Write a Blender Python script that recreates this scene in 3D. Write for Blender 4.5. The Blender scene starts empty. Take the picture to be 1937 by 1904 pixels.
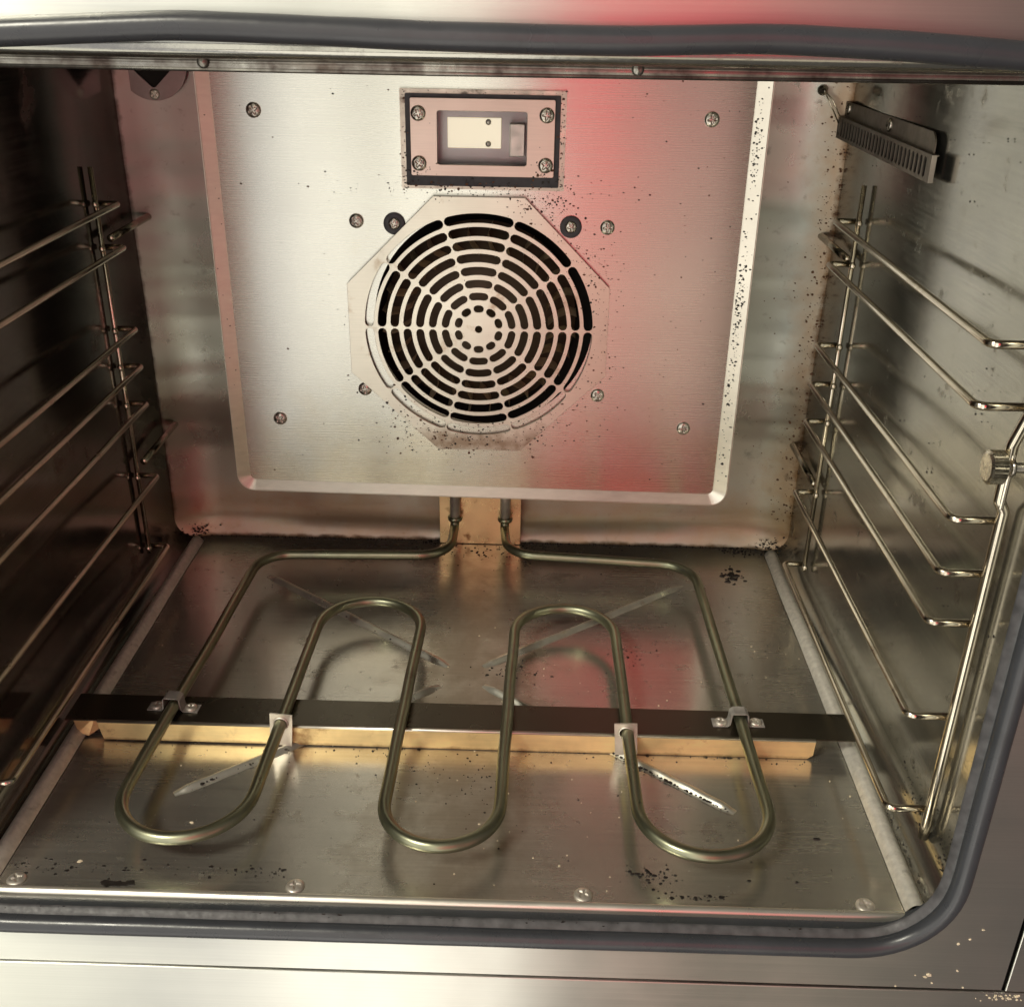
import bpy, bmesh, math, random
from mathutils import Vector, Matrix, noise

random.seed(7)
S = bpy.context.scene
C = S.collection

# ------------------------------------------------------------------ camera
cam_d = bpy.data.cameras.new("camera")
cam_d.sensor_fit = 'HORIZONTAL'; cam_d.sensor_width = 36.0
cam_d.lens = 36.0 * 1986.38 / 1937.0
cam_d.clip_start = 0.01; cam_d.clip_end = 50
cam = bpy.data.objects.new("camera", cam_d); C.objects.link(cam)
R_ = Vector((0.9996, 0.0246, 0.0152)); F_ = Vector((-0.0154, 0.8981, -0.4394)).normalized()
R_ = (R_ - F_ * R_.dot(F_)).normalized(); U_ = R_.cross(F_)
cam.matrix_world = Matrix(((R_.x, U_.x, -F_.x, 0.0429), (R_.y, U_.y, -F_.y, -0.858), (R_.z, U_.z, -F_.z, 0.488), (0, 0, 0, 1)))
S.camera = cam

# ------------------------------------------------------------------ world, lamps, exposure
w = bpy.data.worlds.new("World"); S.world = w; w.use_nodes = True
bg = w.node_tree.nodes["Background"]
bg.inputs[0].default_value = (1.0, 0.95, 0.86, 1); bg.inputs[1].default_value = 0.11

def lamp(name, loc, target, sx, sy, radiance, col, spread=180):
    l = bpy.data.lights.new(name, 'AREA'); l.shape = 'RECTANGLE'; l.size = sx; l.size_y = sy
    l.energy = radiance * sx * sy * math.pi
    l.color = col
    l.spread = math.radians(spread)
    o = bpy.data.objects.new(name, l); C.objects.link(o)
    o.location = loc
    o.rotation_euler = (Vector(target) - Vector(loc)).to_track_quat('-Z', 'Y').to_euler()
    return o
lamp("ceiling_lamp", (-1.05, -1.45, 1.75), (-0.05, -0.2, 0.1), 0.45, 0.36, 60.0, (1.0, 0.95, 0.79))
lamp("added_white_panel", (-0.225, -2.4, 0.95), (-0.225, 0.0, 0.95), 0.39, 2.5, 1.80, (1.0, 0.97, 0.84))  # added panel behind the camera for white reflections; no window known there
lamp("added_white_panel", (-0.63, -2.4, 0.95), (-0.63, 0.0, 0.95), 0.28, 2.5, 1.75, (1.0, 0.97, 0.86))  # second added panel; the gap between them leaves a darker streak
lamp("added_low_panel", (-0.36, -2.4, -2.10), (-0.36, 0.0, -2.10), 0.84, 3.2, 2.10, (1.0, 0.95, 0.85))  # added low panel to whiten the lower front and baffle
lamp("added_dim_panel", (-0.955, -2.4, -0.4), (-0.955, 0.0, -0.4), 0.37, 4.8, 0.62, (0.95, 0.93, 1.0))  # added dim panel for the darker band left on the baffle
lamp("added_far_panel", (-2.02, -2.4, -0.7), (-2.02, 0.0, -0.7), 1.74, 5.4, 1.60, (1.0, 0.97, 0.84))  # added far panel to brighten the baffle's right edge
lamp("red_light", (0.185, -2.4, 0.14), (0.185, 0.0, 0.14), 0.29, 0.48, 1.75, (1.0, 0.02, 0.085))  # added lamp standing in for a red thing mirrored in the baffle
lamp("upper_red_light", (0.33, -2.4, 1.20), (0.33, 0.0, 1.20), 0.58, 1.60, 1.10, (1.0, 0.060, 0.09))  # added lamp for the wider red mirrored in the top frame
lamp("dim_red_light", (0.80, -2.4, 1.20), (0.80, 0.0, 1.20), 0.34, 1.60, 0.42, (1.0, 0.30, 0.28))  # added lamp fading the red reflection out to the right
lamp("mauve_light", (0.60, -2.4, 0.0), (0.60, 0.0, 0.0), 0.52, 0.70, 0.34, (1.0, 0.50, 0.50))  # added lamp for the mauve reflection beside the red
lamp("dim_low_light", (0.50, -2.4, -0.78), (0.50, 0.0, -0.78), 0.92, 1.0, 0.85, (1.0, 0.88, 0.66))  # added lamp for a tan reflection low on the baffle
lamp("pink_side_light", (2.00, -2.4, 0.15), (2.00, 0.0, 0.15), 0.95, 2.4, 0.60, (1.0, 0.32, 0.28))  # added lamp turning the baffle's left edge pink; no source known

vs = S.view_settings
S.display_settings.display_device = 'sRGB'
vs.view_transform = 'Standard'; vs.look = 'None'; vs.gamma = 1; vs.exposure = 0.0; vs.use_curve_mapping = False
S.cycles.max_bounces = 10; S.cycles.glossy_bounces = 7; S.cycles.diffuse_bounces = 4
S.cycles.caustics_reflective = True; S.cycles.blur_glossy = 0.4
S.cycles.sample_clamp_indirect = 4.0
S.cycles.use_denoising = True

# ------------------------------------------------------------------ materials
def metal(name, base, rough=0.3, aniso=0.0, tangent=None, metallic=1.0, grain=None, grain_amt=0.15, rough_var=0.08,
          stains=(), bump=0.05, blotch=0.10, spec=0.5, blotch_scale=9.0, wave=0.0, wave_scale=6.0, wave_map=None, smear_amt=1.0):
    """brushed or plain metal. grain: (sx,sy,sz) noise scales. stains: (colour, strength, axis, centre, width, noise scale)"""
    m = bpy.data.materials.new(name); m.use_nodes = True
    nt = m.node_tree; N = nt.nodes; L = nt.links
    b = N["Principled BSDF"]
    b.inputs['Metallic'].default_value = metallic
    b.inputs['Roughness'].default_value = rough
    b.inputs['Anisotropic'].default_value = aniso
    if 'Specular IOR Level' in b.inputs: b.inputs['Specular IOR Level'].default_value = spec
    tc = N.new('ShaderNodeNewGeometry')
    pos = tc.outputs['Position']
    if tangent:
        cx = N.new('ShaderNodeCombineXYZ')
        for i in range(3): cx.inputs[i].default_value = tangent[i]
        L.new(cx.outputs[0], b.inputs['Tangent'])
    def noise_tex(scale, detail=3, mapping=None, w=0.5):
        n = N.new('ShaderNodeTexNoise'); n.inputs['Scale'].default_value = scale; n.inputs['Detail'].default_value = detail
        n.inputs['Roughness'].default_value = w
        if mapping:
            mp = N.new('ShaderNodeMapping'); mp.inputs['Scale'].default_value = mapping
            L.new(pos, mp.inputs['Vector']); L.new(mp.outputs[0], n.inputs['Vector'])
        else: L.new(pos, n.inputs['Vector'])
        return n.outputs['Fac']
    def mr(x, a, b_, c, d, clamp=True):
        k = N.new('ShaderNodeMapRange'); k.clamp = clamp
        for i, v in enumerate((a, b_, c, d)): k.inputs[i + 1].default_value = v
        L.new(x, k.inputs[0]); return k.outputs[0]
    def mth(op, a, b_):
        k = N.new('ShaderNodeMath'); k.operation = op
        for i, v in enumerate((a, b_)):
            if isinstance(v, (int, float)): k.inputs[i].default_value = v
            else: L.new(v, k.inputs[i])
        return k.outputs[0]
    smear = mr(noise_tex(11, 4, None, 0.6), 0.35, 0.65, -0.035 * smear_amt, 0.05 * smear_amt) if metallic > .5 else None
    # value modulation
    bl = mr(noise_tex(blotch_scale, 5), 0.3, 0.7, 1 - blotch, 1 + blotch)
    val = bl
    if grain:
        g = noise_tex(1.0, 2, grain, 0.6)
        val = mth('MULTIPLY', bl, mr(g, 0.3, 0.7, 1 - grain_amt, 1 + grain_amt))
        rr = mr(g, 0.3, 0.7, rough - rough_var * .5, rough + rough_var * .5)
    else:
        rr = mr(noise_tex(blotch_scale * 3, 4), 0.3, 0.7, rough - rough_var, rough + rough_var)
    if smear is not None: rr = mth('ADD', rr, smear)
    L.new(rr, b.inputs['Roughness'])
    mix = N.new('ShaderNodeMix'); mix.data_type = 'RGBA'; mix.blend_type = 'MULTIPLY'; mix.inputs[0].default_value = 1
    mix.inputs[6].default_value = (*base, 1)
    cc = N.new('ShaderNodeCombineColor'); 
    for i in range(3): L.new(val, cc.inputs[i])
    L.new(cc.outputs[0], mix.inputs[7])
    col = mix.outputs[2]
    met = None
    for st in stains:
        sc, strength, axis, centre, width, nscale, rough_st = st
        sep = N.new('ShaderNodeSeparateXYZ'); L.new(pos, sep.inputs[0])
        if axis is None: f = None
        else:
            d = mth('ABSOLUTE', mth('SUBTRACT', sep.outputs['XYZ'.index(axis)], centre), 0.0)
            f = mr(d, 0.0, width, 1.0, 0.0)
        n = noise_tex(nscale, 6, None, 0.65)
        if f is None: fac = mr(n, 0.60, 0.72, 0.0, strength)
        else:
            fac = mth('MULTIPLY', mr(mth('ADD', n, mth('MULTIPLY', f, 0.55)), 0.62, 1.05, 0.0, 1.0), strength)
        mx = N.new('ShaderNodeMix'); mx.data_type = 'RGBA'
        L.new(fac, mx.inputs[0]); L.new(col, mx.inputs[6]); mx.inputs[7].default_value = (*sc, 1)
        col = mx.outputs[2]
        if rough_st is not None:
            m2 = N.new('ShaderNodeMix'); m2.data_type = 'FLOAT'
            L.new(fac, m2.inputs[0]); L.new(rr, m2.inputs[2]); m2.inputs[3].default_value = rough_st
            rr = m2.outputs[0]
            L.new(rr, b.inputs['Roughness'])
    L.new(col, b.inputs['Base Color'])
    # relief
    h = noise_tex(260, 3) if not grain else g
    bp = N.new('ShaderNodeBump'); bp.inputs['Strength'].default_value = bump; bp.inputs['Distance'].default_value = 0.0004
    L.new(h, bp.inputs['Height'])
    last = bp
    if wave:
        b2 = N.new('ShaderNodeBump'); b2.inputs['Strength'].default_value = wave; b2.inputs['Distance'].default_value = 0.01
        L.new(noise_tex(wave_scale, 1, wave_map), b2.inputs['Height']); L.new(bp.outputs[0], b2.inputs['Normal']); last = b2
    L.new(last.outputs[0], b.inputs['Normal'])
    return m

STAIN_TAN = (0.42, 0.27, 0.13); CHAR = (0.018, 0.014, 0.012); RUST = (0.10, 0.035, 0.015)
M = {}
M['baffle'] = metal('brushed_steel_baffle', (0.70, 0.685, 0.63), 0.27, 0.93, (0, 0.01, 1), 1.0, (6, 20, 1300), 0.02, 0.03, bump=0.012, smear_amt=0.3, blotch=0.04, blotch_scale=5, wave=0.05, wave_scale=7,
    stains=((( 0.62, 0.50, 0.32), 0.5, 'Z', 0.09, 0.10, 14, None),))
M['grille'] = metal('brushed_steel_grille', (0.74, 0.69, 0.60), 0.34, 0.85, (0, 0.01, 1), 0.95, (6, 20, 1300), 0.04, 0.04, blotch=0.06,
    stains=((STAIN_TAN, 0.6, None, 0, 0, 34, 0.5), ((0.22, 0.13, 0.06), 0.7, 'Z', 0.128, 0.022, 90, 0.5)))
M['flange'] = metal('folded_steel_edge', (0.88, 0.82, 0.73), 0.34, 0.0, None, 1.0, (60, 60, 200), 0.05, 0.05, blotch=0.05)
M['back'] = metal('steel_back_wall', (0.385, 0.39, 0.345), 0.29, 0.95, (1, 0.01, 0), 1.0, None, rough_var=0.03, blotch=0.08, bump=0.02, wave=0.16, wave_scale=1.0, wave_map=(1.2, 1, 26),
    stains=(((0.07,0.035,0.02), 0.9, 'X', 0.2966, 0.007, 110, 0.6), ((0.05,0.03,0.03), 0.7, 'X', -0.3016, 0.004, 90, 0.6), ((0.30,0.16,0.07), 0.6, 'X', 0.290, 0.03, 18, 0.35), (CHAR, 0.9, 'Z', 0.0, 0.004, 70, 0.8), (STAIN_TAN, 0.5, 'Z', 0.02, 0.06, 25, 0.4)))  # brown grime at the right; left edge darkened for a purplish reflection
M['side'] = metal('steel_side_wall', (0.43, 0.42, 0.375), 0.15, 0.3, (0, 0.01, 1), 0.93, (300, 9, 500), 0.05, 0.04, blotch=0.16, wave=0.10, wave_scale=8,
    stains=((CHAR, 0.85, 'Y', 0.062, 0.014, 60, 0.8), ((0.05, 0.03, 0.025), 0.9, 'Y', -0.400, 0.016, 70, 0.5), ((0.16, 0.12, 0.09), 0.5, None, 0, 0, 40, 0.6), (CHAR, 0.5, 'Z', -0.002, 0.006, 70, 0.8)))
M['side_left'] = metal('shaded_sooty_side_wall', (0.21, 0.195, 0.18), 0.14, 0.3, (0, 0.01, 1), 0.97, (300, 9, 500), 0.05, 0.04, blotch=0.25, wave=0.10, wave_scale=8,  # same steel as the right wall, base darkened for shade and soot
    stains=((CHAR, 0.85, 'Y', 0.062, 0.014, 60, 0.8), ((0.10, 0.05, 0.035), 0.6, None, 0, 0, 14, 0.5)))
M['galv'] = metal('matt_edge_strip', (0.80, 0.77, 0.70), 0.45, 0.0, None, 0.45, None, rough_var=0.05, blotch=0.12, blotch_scale=260, stains=((CHAR, 0.9, 'Y', 0.05, 0.02, 60, 0.8), ((0.2,0.17,0.13), 0.35, None, 0, 0, 60, 0.6)))
M['ribmetal'] = metal('pressed_rib_steel', (0.68, 0.66, 0.58), 0.32, 0.0, None, 0.75, None, rough_var=0.05, blotch=0.15, blotch_scale=60, stains=((STAIN_TAN, 0.5, None, 0, 0, 50, 0.5),))
M['lip'] = metal('polished_front_lip', (0.90, 0.86, 0.76), 0.30, 0.0, None, 0.85, None, rough_var=0.04, blotch=0.05)
M['floor'] = metal('steel_floor_plate', (0.66, 0.635, 0.575), 0.23, 0.5, (0, 1, 0.01), 0.90, (10, 500, 30), 0.07, 0.05, blotch=0.14, wave=0.16, wave_scale=6,
    stains=(((0.62, 0.62, 0.62), 0.6, None, 0, 0, 8, 0.42), ((0.30, 0.26, 0.20), 0.5, None, 0, 0, 19, 0.4), (CHAR, 0.95, 'Y', 0.055, 0.003, 90, 0.8), ((0.22, 0.14, 0.06), 0.45, 'X', 0.0, 0.09, 40, 0.5)))
M['frame'] = metal('brushed_steel_front', (0.72, 0.72, 0.665), 0.34, 0.85, (0, 0.01, 1), 1.0, (6, 20, 1200), 0.03, 0.04, blotch=0.05, wave=0.04, wave_scale=5)
M['bar'] = metal('reflection_dark_bar', (0.13, 0.115, 0.09), 0.28, 0.0, None, 0.95, None, rough_var=0.03, blotch=0.06)  # bar top base darkened for the dark reflection it shows
M['web'] = metal('reflection_tinted_steel', (0.90, 0.70, 0.36), 0.42, 0.0, None, 0.65, (40, 40, 400), 0.05, 0.05, blotch=0.28, blotch_scale=22,  # yellow reflection of warm light put into the bar front's colour
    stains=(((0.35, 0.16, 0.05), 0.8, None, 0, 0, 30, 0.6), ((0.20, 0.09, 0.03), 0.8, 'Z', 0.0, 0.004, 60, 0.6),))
M['backplate'] = metal('reflection_tinted_plate', (0.80, 0.58, 0.33), 0.30, 0.3, (0, 0.01, 1), 0.9, None, blotch=0.12, blotch_scale=25,  # yellowish reflection put into the plate's base colour
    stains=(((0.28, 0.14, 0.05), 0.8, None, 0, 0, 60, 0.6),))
M['element'] = metal('oxidised_heater_sheath', (0.32, 0.325, 0.225), 0.33, 0.0, None, 0.95, None, rough_var=0.05, blotch=0.16, blotch_scale=22,
    stains=(((0.27, 0.27, 0.25), 0.7, None, 0, 0, 16, 0.45), ((0.13, 0.11, 0.08), 0.5, None, 0, 0, 40, 0.5)))
M['wire'] = metal('chromed_wire', (0.74, 0.67, 0.55), 0.17, 0.0, None, 1.0, None, rough_var=0.05, blotch=0.15, blotch_scale=40,
    stains=(((0.22, 0.13, 0.07), 0.75, None, 0, 0, 32, 0.45),))
M['screw'] = metal('screw_steel', (0.52, 0.48, 0.43), 0.24, 0.0, None, 1.0, None, rough_var=0.06, blotch=0.2, blotch_scale=120)
M['zinc'] = metal('zinc_plate', (0.74, 0.69, 0.61), 0.42, 0.0, None, 0.75, None, rough_var=0.1, blotch=0.2, blotch_scale=60)
M['dark'] = metal('dark_fan_metal', (0.16, 0.12, 0.085), 0.5, 0.0, None, 0.4, None)
M['blade'] = metal('fan_blade_metal', (0.95, 0.80, 0.62), 0.45, 0.0, None, 0.3, None, blotch=0.3, blotch_scale=80)
M['void'] = metal('black_void_shade', (0.012, 0.010, 0.009), 0.8, 0.0, None, 0.0, None, blotch=0.2)  # black colour stands in for the dark inside gaps, slots and recesses
M['char'] = metal('burnt_crumb', (0.016, 0.012, 0.010), 0.55, 0.0, None, 0.0, None, blotch=0.4, blotch_scale=90)
M['rust'] = metal('rust_crumb', (0.11, 0.045, 0.02), 0.7, 0.0, None, 0.0, None, blotch=0.4, blotch_scale=90)
M['crumb'] = metal('pale_crumb', (0.78, 0.68, 0.50), 0.5, 0.0, None, 0.0, None, blotch=0.2, blotch_scale=90)
M['rubber'] = metal('grey_silicone_rubber', (0.048, 0.052, 0.060), 0.30, 0.0, None, 0.0, None, rough_var=0.06, blotch=0.14, blotch_scale=25, bump=0.15, spec=0.55)
M['gasket_dark'] = metal('dark_window_gasket', (0.035, 0.034, 0.040), 0.5, 0.0, None, 0.0, None, rough_var=0.1, blotch=0.3, blotch_scale=60)
M['gasket_dirty'] = metal('soiled_gasket_lip', (0.085, 0.085, 0.09), 0.5, 0.0, None, 0.0, None, rough_var=0.1, blotch=0.4, blotch_scale=120, bump=0.3)
M['ventend'] = metal('dull_vent_end', (0.40, 0.36, 0.31), 0.45, 0.0, None, 0.8, None, blotch=0.2, blotch_scale=60)
M['clampmetal'] = metal('grey_clamp_metal', (0.42, 0.40, 0.37), 0.42, 0.0, None, 0.35, None, blotch=0.25, blotch_scale=90)
M['covermetal'] = metal('mauve_tinted_cover', (0.36, 0.29, 0.28), 0.4, 0.0, None, 0.8, None, blotch=0.15, blotch_scale=50)
M['framegrime'] = metal('sooty_window_frame', (0.60, 0.55, 0.47), 0.38, 0.0, None, 0.9, None, blotch=0.2, blotch_scale=50, stains=((CHAR, 0.95, None, 0, 0, 38, 0.7), ((0.14, 0.06, 0.03), 0.9, None, 0, 0, 75, 0.7)))
M['knurl'] = metal('nickel_knob', (0.74, 0.68, 0.56), 0.24, 0.0, None, 1.0, None, blotch=0.2, blotch_scale=90)
M['ventmetal'] = metal('dull_vent_metal', (0.22, 0.19, 0.16), 0.42, 0.0, None, 0.9, None, blotch=0.2, blotch_scale=60)
M['lampplate'] = metal('lamp_cover_plate', (0.78, 0.62, 0.55), 0.44, 0.5, (0, .01, 1), 0.85, (20, 20, 500), 0.04, 0.04, blotch=0.06)
M['reflector'] = metal('lamp_inner_wall', (0.36, 0.34, 0.33), 0.35, 0.0, None, 0.8, None, blotch=0.1)
M['sealant'] = metal('rusty_sealant', (0.16, 0.08, 0.05), 0.25, 0.0, None, 0.2, None, rough_var=0.1, blotch=0.4, blotch_scale=60, bump=0.6,
    stains=(((0.75, 0.66, 0.55), 0.9, None, 0, 0, 70, 0.3),))

def simple(name, col, rough, emit=None, es=1.0, trans=0.0):
    m = bpy.data.materials.new(name); m.use_nodes = True
    b = m.node_tree.nodes["Principled BSDF"]
    b.inputs['Base Color'].default_value = (*col, 1); b.inputs['Roughness'].default_value = rough
    b.inputs['Transmission Weight'].default_value = trans
    if emit: b.inputs['Emission Color'].default_value = (*emit, 1); b.inputs['Emission Strength'].default_value = es
    return m
M['glow'] = simple('glowing_cream_panel', (0.8, 0.75, 0.62), 0.5, (1.0, 0.88, 0.62), 0.68)  # cream panel given a mild glow of its own
M['glass'] = simple('lamp_glass', (0.95, 0.95, 0.97), 0.02, trans=1.0)
M['glass'].node_tree.nodes["Principled BSDF"].inputs['IOR'].default_value = 1.15

# ------------------------------------------------------------------ helpers
def link(o, parent=None):
    C.objects.link(o)
    if parent: o.parent = parent
    return o
def mesh_obj(name, verts, faces, m, parent=None, smooth=False):
    me = bpy.data.meshes.new(name); me.from_pydata([tuple(v) for v in verts], [], faces); me.validate()
    if smooth:
        for p in me.polygons: p.use_smooth = True
    me.materials.append(M[m] if isinstance(m, str) else m); me.update()
    return link(bpy.data.objects.new(name, me), parent)
def bm_obj(name, bm, m, parent=None, smooth=False, recalc=True):
    if recalc: bmesh.ops.recalc_face_normals(bm, faces=bm.faces)
    me = bpy.data.meshes.new(name); bm.to_mesh(me); bm.free()
    if smooth:
        for p in me.polygons: p.use_smooth = True
    me.materials.append(M[m] if isinstance(m, str) else m)
    return link(bpy.data.objects.new(name, me), parent)
def empty(name, loc=(0, 0, 0), parent=None):
    o = bpy.data.objects.new(name, None); o.empty_display_size = .02
    link(o, parent); o.location = loc; return o
def tag(o, label=None, cat=None, group=None, kind=None):
    if label: o['label'] = label
    if cat: o['category'] = cat
    if group: o['group'] = group
    if kind: o['kind'] = kind
    return o
def struct(o, label=None):
    o['kind'] = 'structure'
    if label: o['label'] = label
    return o
def box(name, lo, hi, m, parent=None, bev=0.0004, seg=2):
    bm = bmesh.new(); bmesh.ops.create_cube(bm, size=1)
    for v in bm.verts:
        v.co = Vector([lo[i] + (v.co[i] + .5) * (hi[i] - lo[i]) for i in range(3)])
    if bev: bmesh.ops.bevel(bm, geom=bm.edges[:], offset=bev, segments=seg, affect='EDGES', profile=.5)
    return bm_obj(name, bm, m, parent, False)
def rounded(path, closed=False, seg=8):
    """path of (Vector, radius): polyline with filleted corners"""
    out = []; n = len(path)
    for i, (p, r) in enumerate(path):
        p = Vector(p)
        if (not closed and i in (0, n - 1)) or r <= 0: out.append(p); continue
        a = Vector(path[(i - 1) % n][0]) - p; b = Vector(path[(i + 1) % n][0]) - p
        la, lb = a.length, b.length; a.normalize(); b.normalize()
        ang = a.angle(b)
        if ang > math.pi - 1e-3: out.append(p); continue
        t = min(r / math.tan(ang / 2), la * .499, lb * .499); rr = t * math.tan(ang / 2)
        bis = (a + b).normalized(); c = p + bis * (rr / math.sin(ang / 2))
        s, e = p + a * t - c, p + b * t - c
        tot = s.angle(e); ax = s.cross(e).normalized()
        for k in range(seg + 1): out.append(c + Matrix.Rotation(tot * k / seg, 3, ax) @ s)
    return out
def tube_bm(pts, r, sides=14, closed=False, bm=None, wob=0.0, cap=True):
    bm = bm or bmesh.new(); n = len(pts); rings = []
    nrm = None
    for i, p in enumerate(pts):
        if closed: t = (pts[(i + 1) % n] - pts[i - 1]).normalized()
        else: t = ((pts[min(i + 1, n - 1)] - pts[max(i - 1, 0)])).normalized()
        if nrm is None:
            nrm = t.orthogonal().normalized()
        nrm = (nrm - t * nrm.dot(t)).normalized(); bi = t.cross(nrm)
        rad = (r[i] if isinstance(r, (list, tuple)) else r) * (1 + wob * (noise.noise(p * 40)))
        rings.append([bm.verts.new(p + (nrm * math.cos(a) + bi * math.sin(a)) * rad) for a in [2 * math.pi * k / sides for k in range(sides)]])
    for i in range(n if closed else n - 1):
        A, B = rings[i], rings[(i + 1) % n]
        for k in range(sides): bm.faces.new((A[k], A[(k + 1) % sides], B[(k + 1) % sides], B[k]))
    if not closed and cap:
        bm.faces.new(rings[0][::-1]); bm.faces.new(rings[-1])
    return bm
def tube(name, pts, r, m, parent=None, sides=14, closed=False, wob=0.0):
    o = bm_obj(name, tube_bm([Vector(p) for p in pts], r, sides, closed, wob=wob), m, parent, True)
    return o
def resample(pts, step, closed=False):
    out = []; P = [Vector(p) for p in pts]
    if closed: P = P + [P[0]]
    for a, b in zip(P, P[1:]):
        k = max(1, int((b - a).length / step))
        for i in range(k): out.append(a.lerp(b, i / k))
    if not closed: out.append(P[-1])
    return out
def arc_path(pts2, seg=8, closed=True):
    """2-D rounded polygon from (x, z, r)"""
    return [(p.x, p.z) for p in rounded([(Vector((x, 0, z)), r) for x, z, r in pts2], closed, seg)]
def plate_with_holes(name, loops, thick, m, parent=None, y=0.0, bevel=0.0):
    """loops: list of 2-D closed loops (x, z); the first is the outline. Front face at y, thickness goes to +y."""
    cu = bpy.data.curves.new(name, 'CURVE'); cu.dimensions = '2D'; cu.fill_mode = 'BOTH'; cu.extrude = thick / 2 - bevel
    cu.bevel_depth = bevel; cu.bevel_resolution = 0
    for lp in loops:
        sp = cu.splines.new('POLY'); sp.points.add(len(lp) - 1); sp.use_cyclic_u = True
        for q, (x, z) in zip(sp.points, lp): q.co = (x, z, 0, 1)
    tmp = bpy.data.objects.new('tmp', cu); C.objects.link(tmp)
    bpy.context.view_layer.update()
    me = bpy.data.meshes.new_from_object(tmp.evaluated_get(bpy.context.evaluated_depsgraph_get()))
    bpy.data.objects.remove(tmp); bpy.data.curves.remove(cu)
    me.name = name; me.materials.clear(); me.materials.append(M[m])
    me.transform(Matrix(((1, 0, 0, 0), (0, 0, -1, y + thick / 2), (0, 1, 0, 0), (0, 0, 0, 1))))
    for p in me.polygons: p.use_smooth = False
    return link(bpy.data.objects.new(name, me), parent)
def circle(cx, cz, r, n=48): return [(cx + r * math.cos(2 * math.pi * k / n), cz + r * math.sin(2 * math.pi * k / n)) for k in range(n)]
def lathe(name, prof, m, parent=None, seg=32, axis='y', loc=(0, 0, 0), smooth=True):
    """prof: (radius, height along -y)"""
    vs_, fs = [], []
    for r, h in prof:
        for k in range(seg):
            a = 2 * math.pi * k / seg
            v = Vector((r * math.cos(a), -h, r * math.sin(a)))
            if axis == 'z': v = Vector((v.x, v.z, -v.y))
            if axis == 'x': v = Vector((v.y, v.x, v.z))
            vs_.append(v + Vector(loc))
    for i in range(len(prof) - 1):
        for k in range(seg):
            fs.append((i * seg + k, i * seg + (k + 1) % seg, (i + 1) * seg + (k + 1) % seg, (i + 1) * seg + k))
    bm = bmesh.new(); V = [bm.verts.new(v) for v in vs_]
    for f in fs:
        try: bm.faces.new([V[i] for i in f])
        except ValueError: pass
    bmesh.ops.remove_doubles(bm, verts=bm.verts, dist=1e-6)
    return bm_obj(name, bm, m, parent, smooth)

# phillips screw heads, shared meshes (axis along +Z, head on top)
def screw_mesh(name, R, H, mat, recess=True):
    bm = bmesh.new(); seg = 40; rings = 11; V = []
    for i in range(rings + 1):
        q = i / rings; row = []
        for k in range(seg):
            a = 2 * math.pi * k / seg; x, y = q * R * math.cos(a), q * R * math.sin(a)
            z = H * math.sqrt(max(0, 1 - (q * .97) ** 2.4))
            if recess:
                w_, l_ = R * .13, R * .56
                if (abs(x) < w_ and abs(y) < l_) or (abs(y) < w_ and abs(x) < l_): z -= H * .55
                elif x * x + y * y < (R * .24) ** 2: z -= H * .45
            row.append(bm.verts.new((x, y, z)))
        V.append(row)
    V.append([bm.verts.new((v.co.x, v.co.y, -0.0006)) for v in V[-1]])
    for i in range(1, len(V) - 1):
        for k in range(seg): bm.faces.new((V[i][k], V[i][(k + 1) % seg], V[i + 1][(k + 1) % seg], V[i + 1][k]))
    bmesh.ops.remove_doubles(bm, verts=V[0], dist=1e-7)
    c = [v for v in bm.verts if v.co.x ** 2 + v.co.y ** 2 < 1e-12]
    if c:
        for k in range(seg): bm.faces.new((c[0], V[1][k], V[1][(k + 1) % seg]))
    bmesh.ops.recalc_face_normals(bm, faces=bm.faces)
    me = bpy.data.meshes.new(name); bm.to_mesh(me); bm.free()
    for p in me.polygons: p.use_smooth = True
    me.materials.append(M[mat]); return me
SM = {'pan': screw_mesh('screw', .0058, .0026, 'screw'), 'small': screw_mesh('screw', .0042, .0020, 'zinc'), 'floor': screw_mesh('screw', .0056, .0018, 'zinc')}
def screw(kind, loc, normal=(0, -1, 0), parent=None, name='screw', rot=None, scale=1.0):
    o = bpy.data.objects.new(name, SM[kind]); link(o, parent)
    q = Vector(normal).to_track_quat('Z', 'Y')
    o.rotation_mode = 'QUATERNION'
    from mathutils import Quaternion
    o.rotation_quaternion = q @ Quaternion((0, 0, 1), random.uniform(0, 1.5) if rot is None else rot)
    o.location = loc; o.scale = (scale,) * 3
    return o

# ------------------------------------------------------------------ the setting: cavity shell and front
XL, XR, YB, YF, ZC = -0.3016, 0.2966, 0.060, -0.404, 0.4645
def xright(y):
    K = ((YB + .01, 0), (YB, 0), (0.0, -.0030), (-.05, -.0040), (-.12, -.0022), (-.25, .0022), (-.35, .0048), (-.41, .0056))
    for (a, p), (b, q) in zip(K, K[1:]):
        if b <= y <= a:
            t = (a - y) / (a - b); return XR + p + (q - p) * t
    return XR + .0056
FR = 0.022
# floor plate with a rolled front lip
def grid(name, fx, nu, nv, m, parent=None, smooth=True):
    vv = [fx(i / nu, j / nv) for j in range(nv + 1) for i in range(nu + 1)]
    ff = [(j * (nu + 1) + i, j * (nu + 1) + i + 1, (j + 1) * (nu + 1) + i + 1, (j + 1) * (nu + 1) + i) for j in range(nv) for i in range(nu)]
    return mesh_obj(name, vv, ff, m, parent, smooth)
fx0, fx1 = XL + FR, XR - FR + .003
yl = [YB + .004 - (YB + .004 + 0.4005) * k / 60 for k in range(61)]
lip = []
prof = [(y, None) for y in yl] + lip
def floor_pt(u, j):
    y, z = prof[j]; x = fx0 + (fx1 - fx0) * u
    if z is None:
        z = 0.0012 * noise.noise(Vector((x * 5, y * 5, 1.3))) * min(1, (y + .4005) * 20) * min(1, (YB + .004 - y) * 20) * min(1, u * 12, (1 - u) * 12)
    return Vector((x, y, z))
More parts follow.
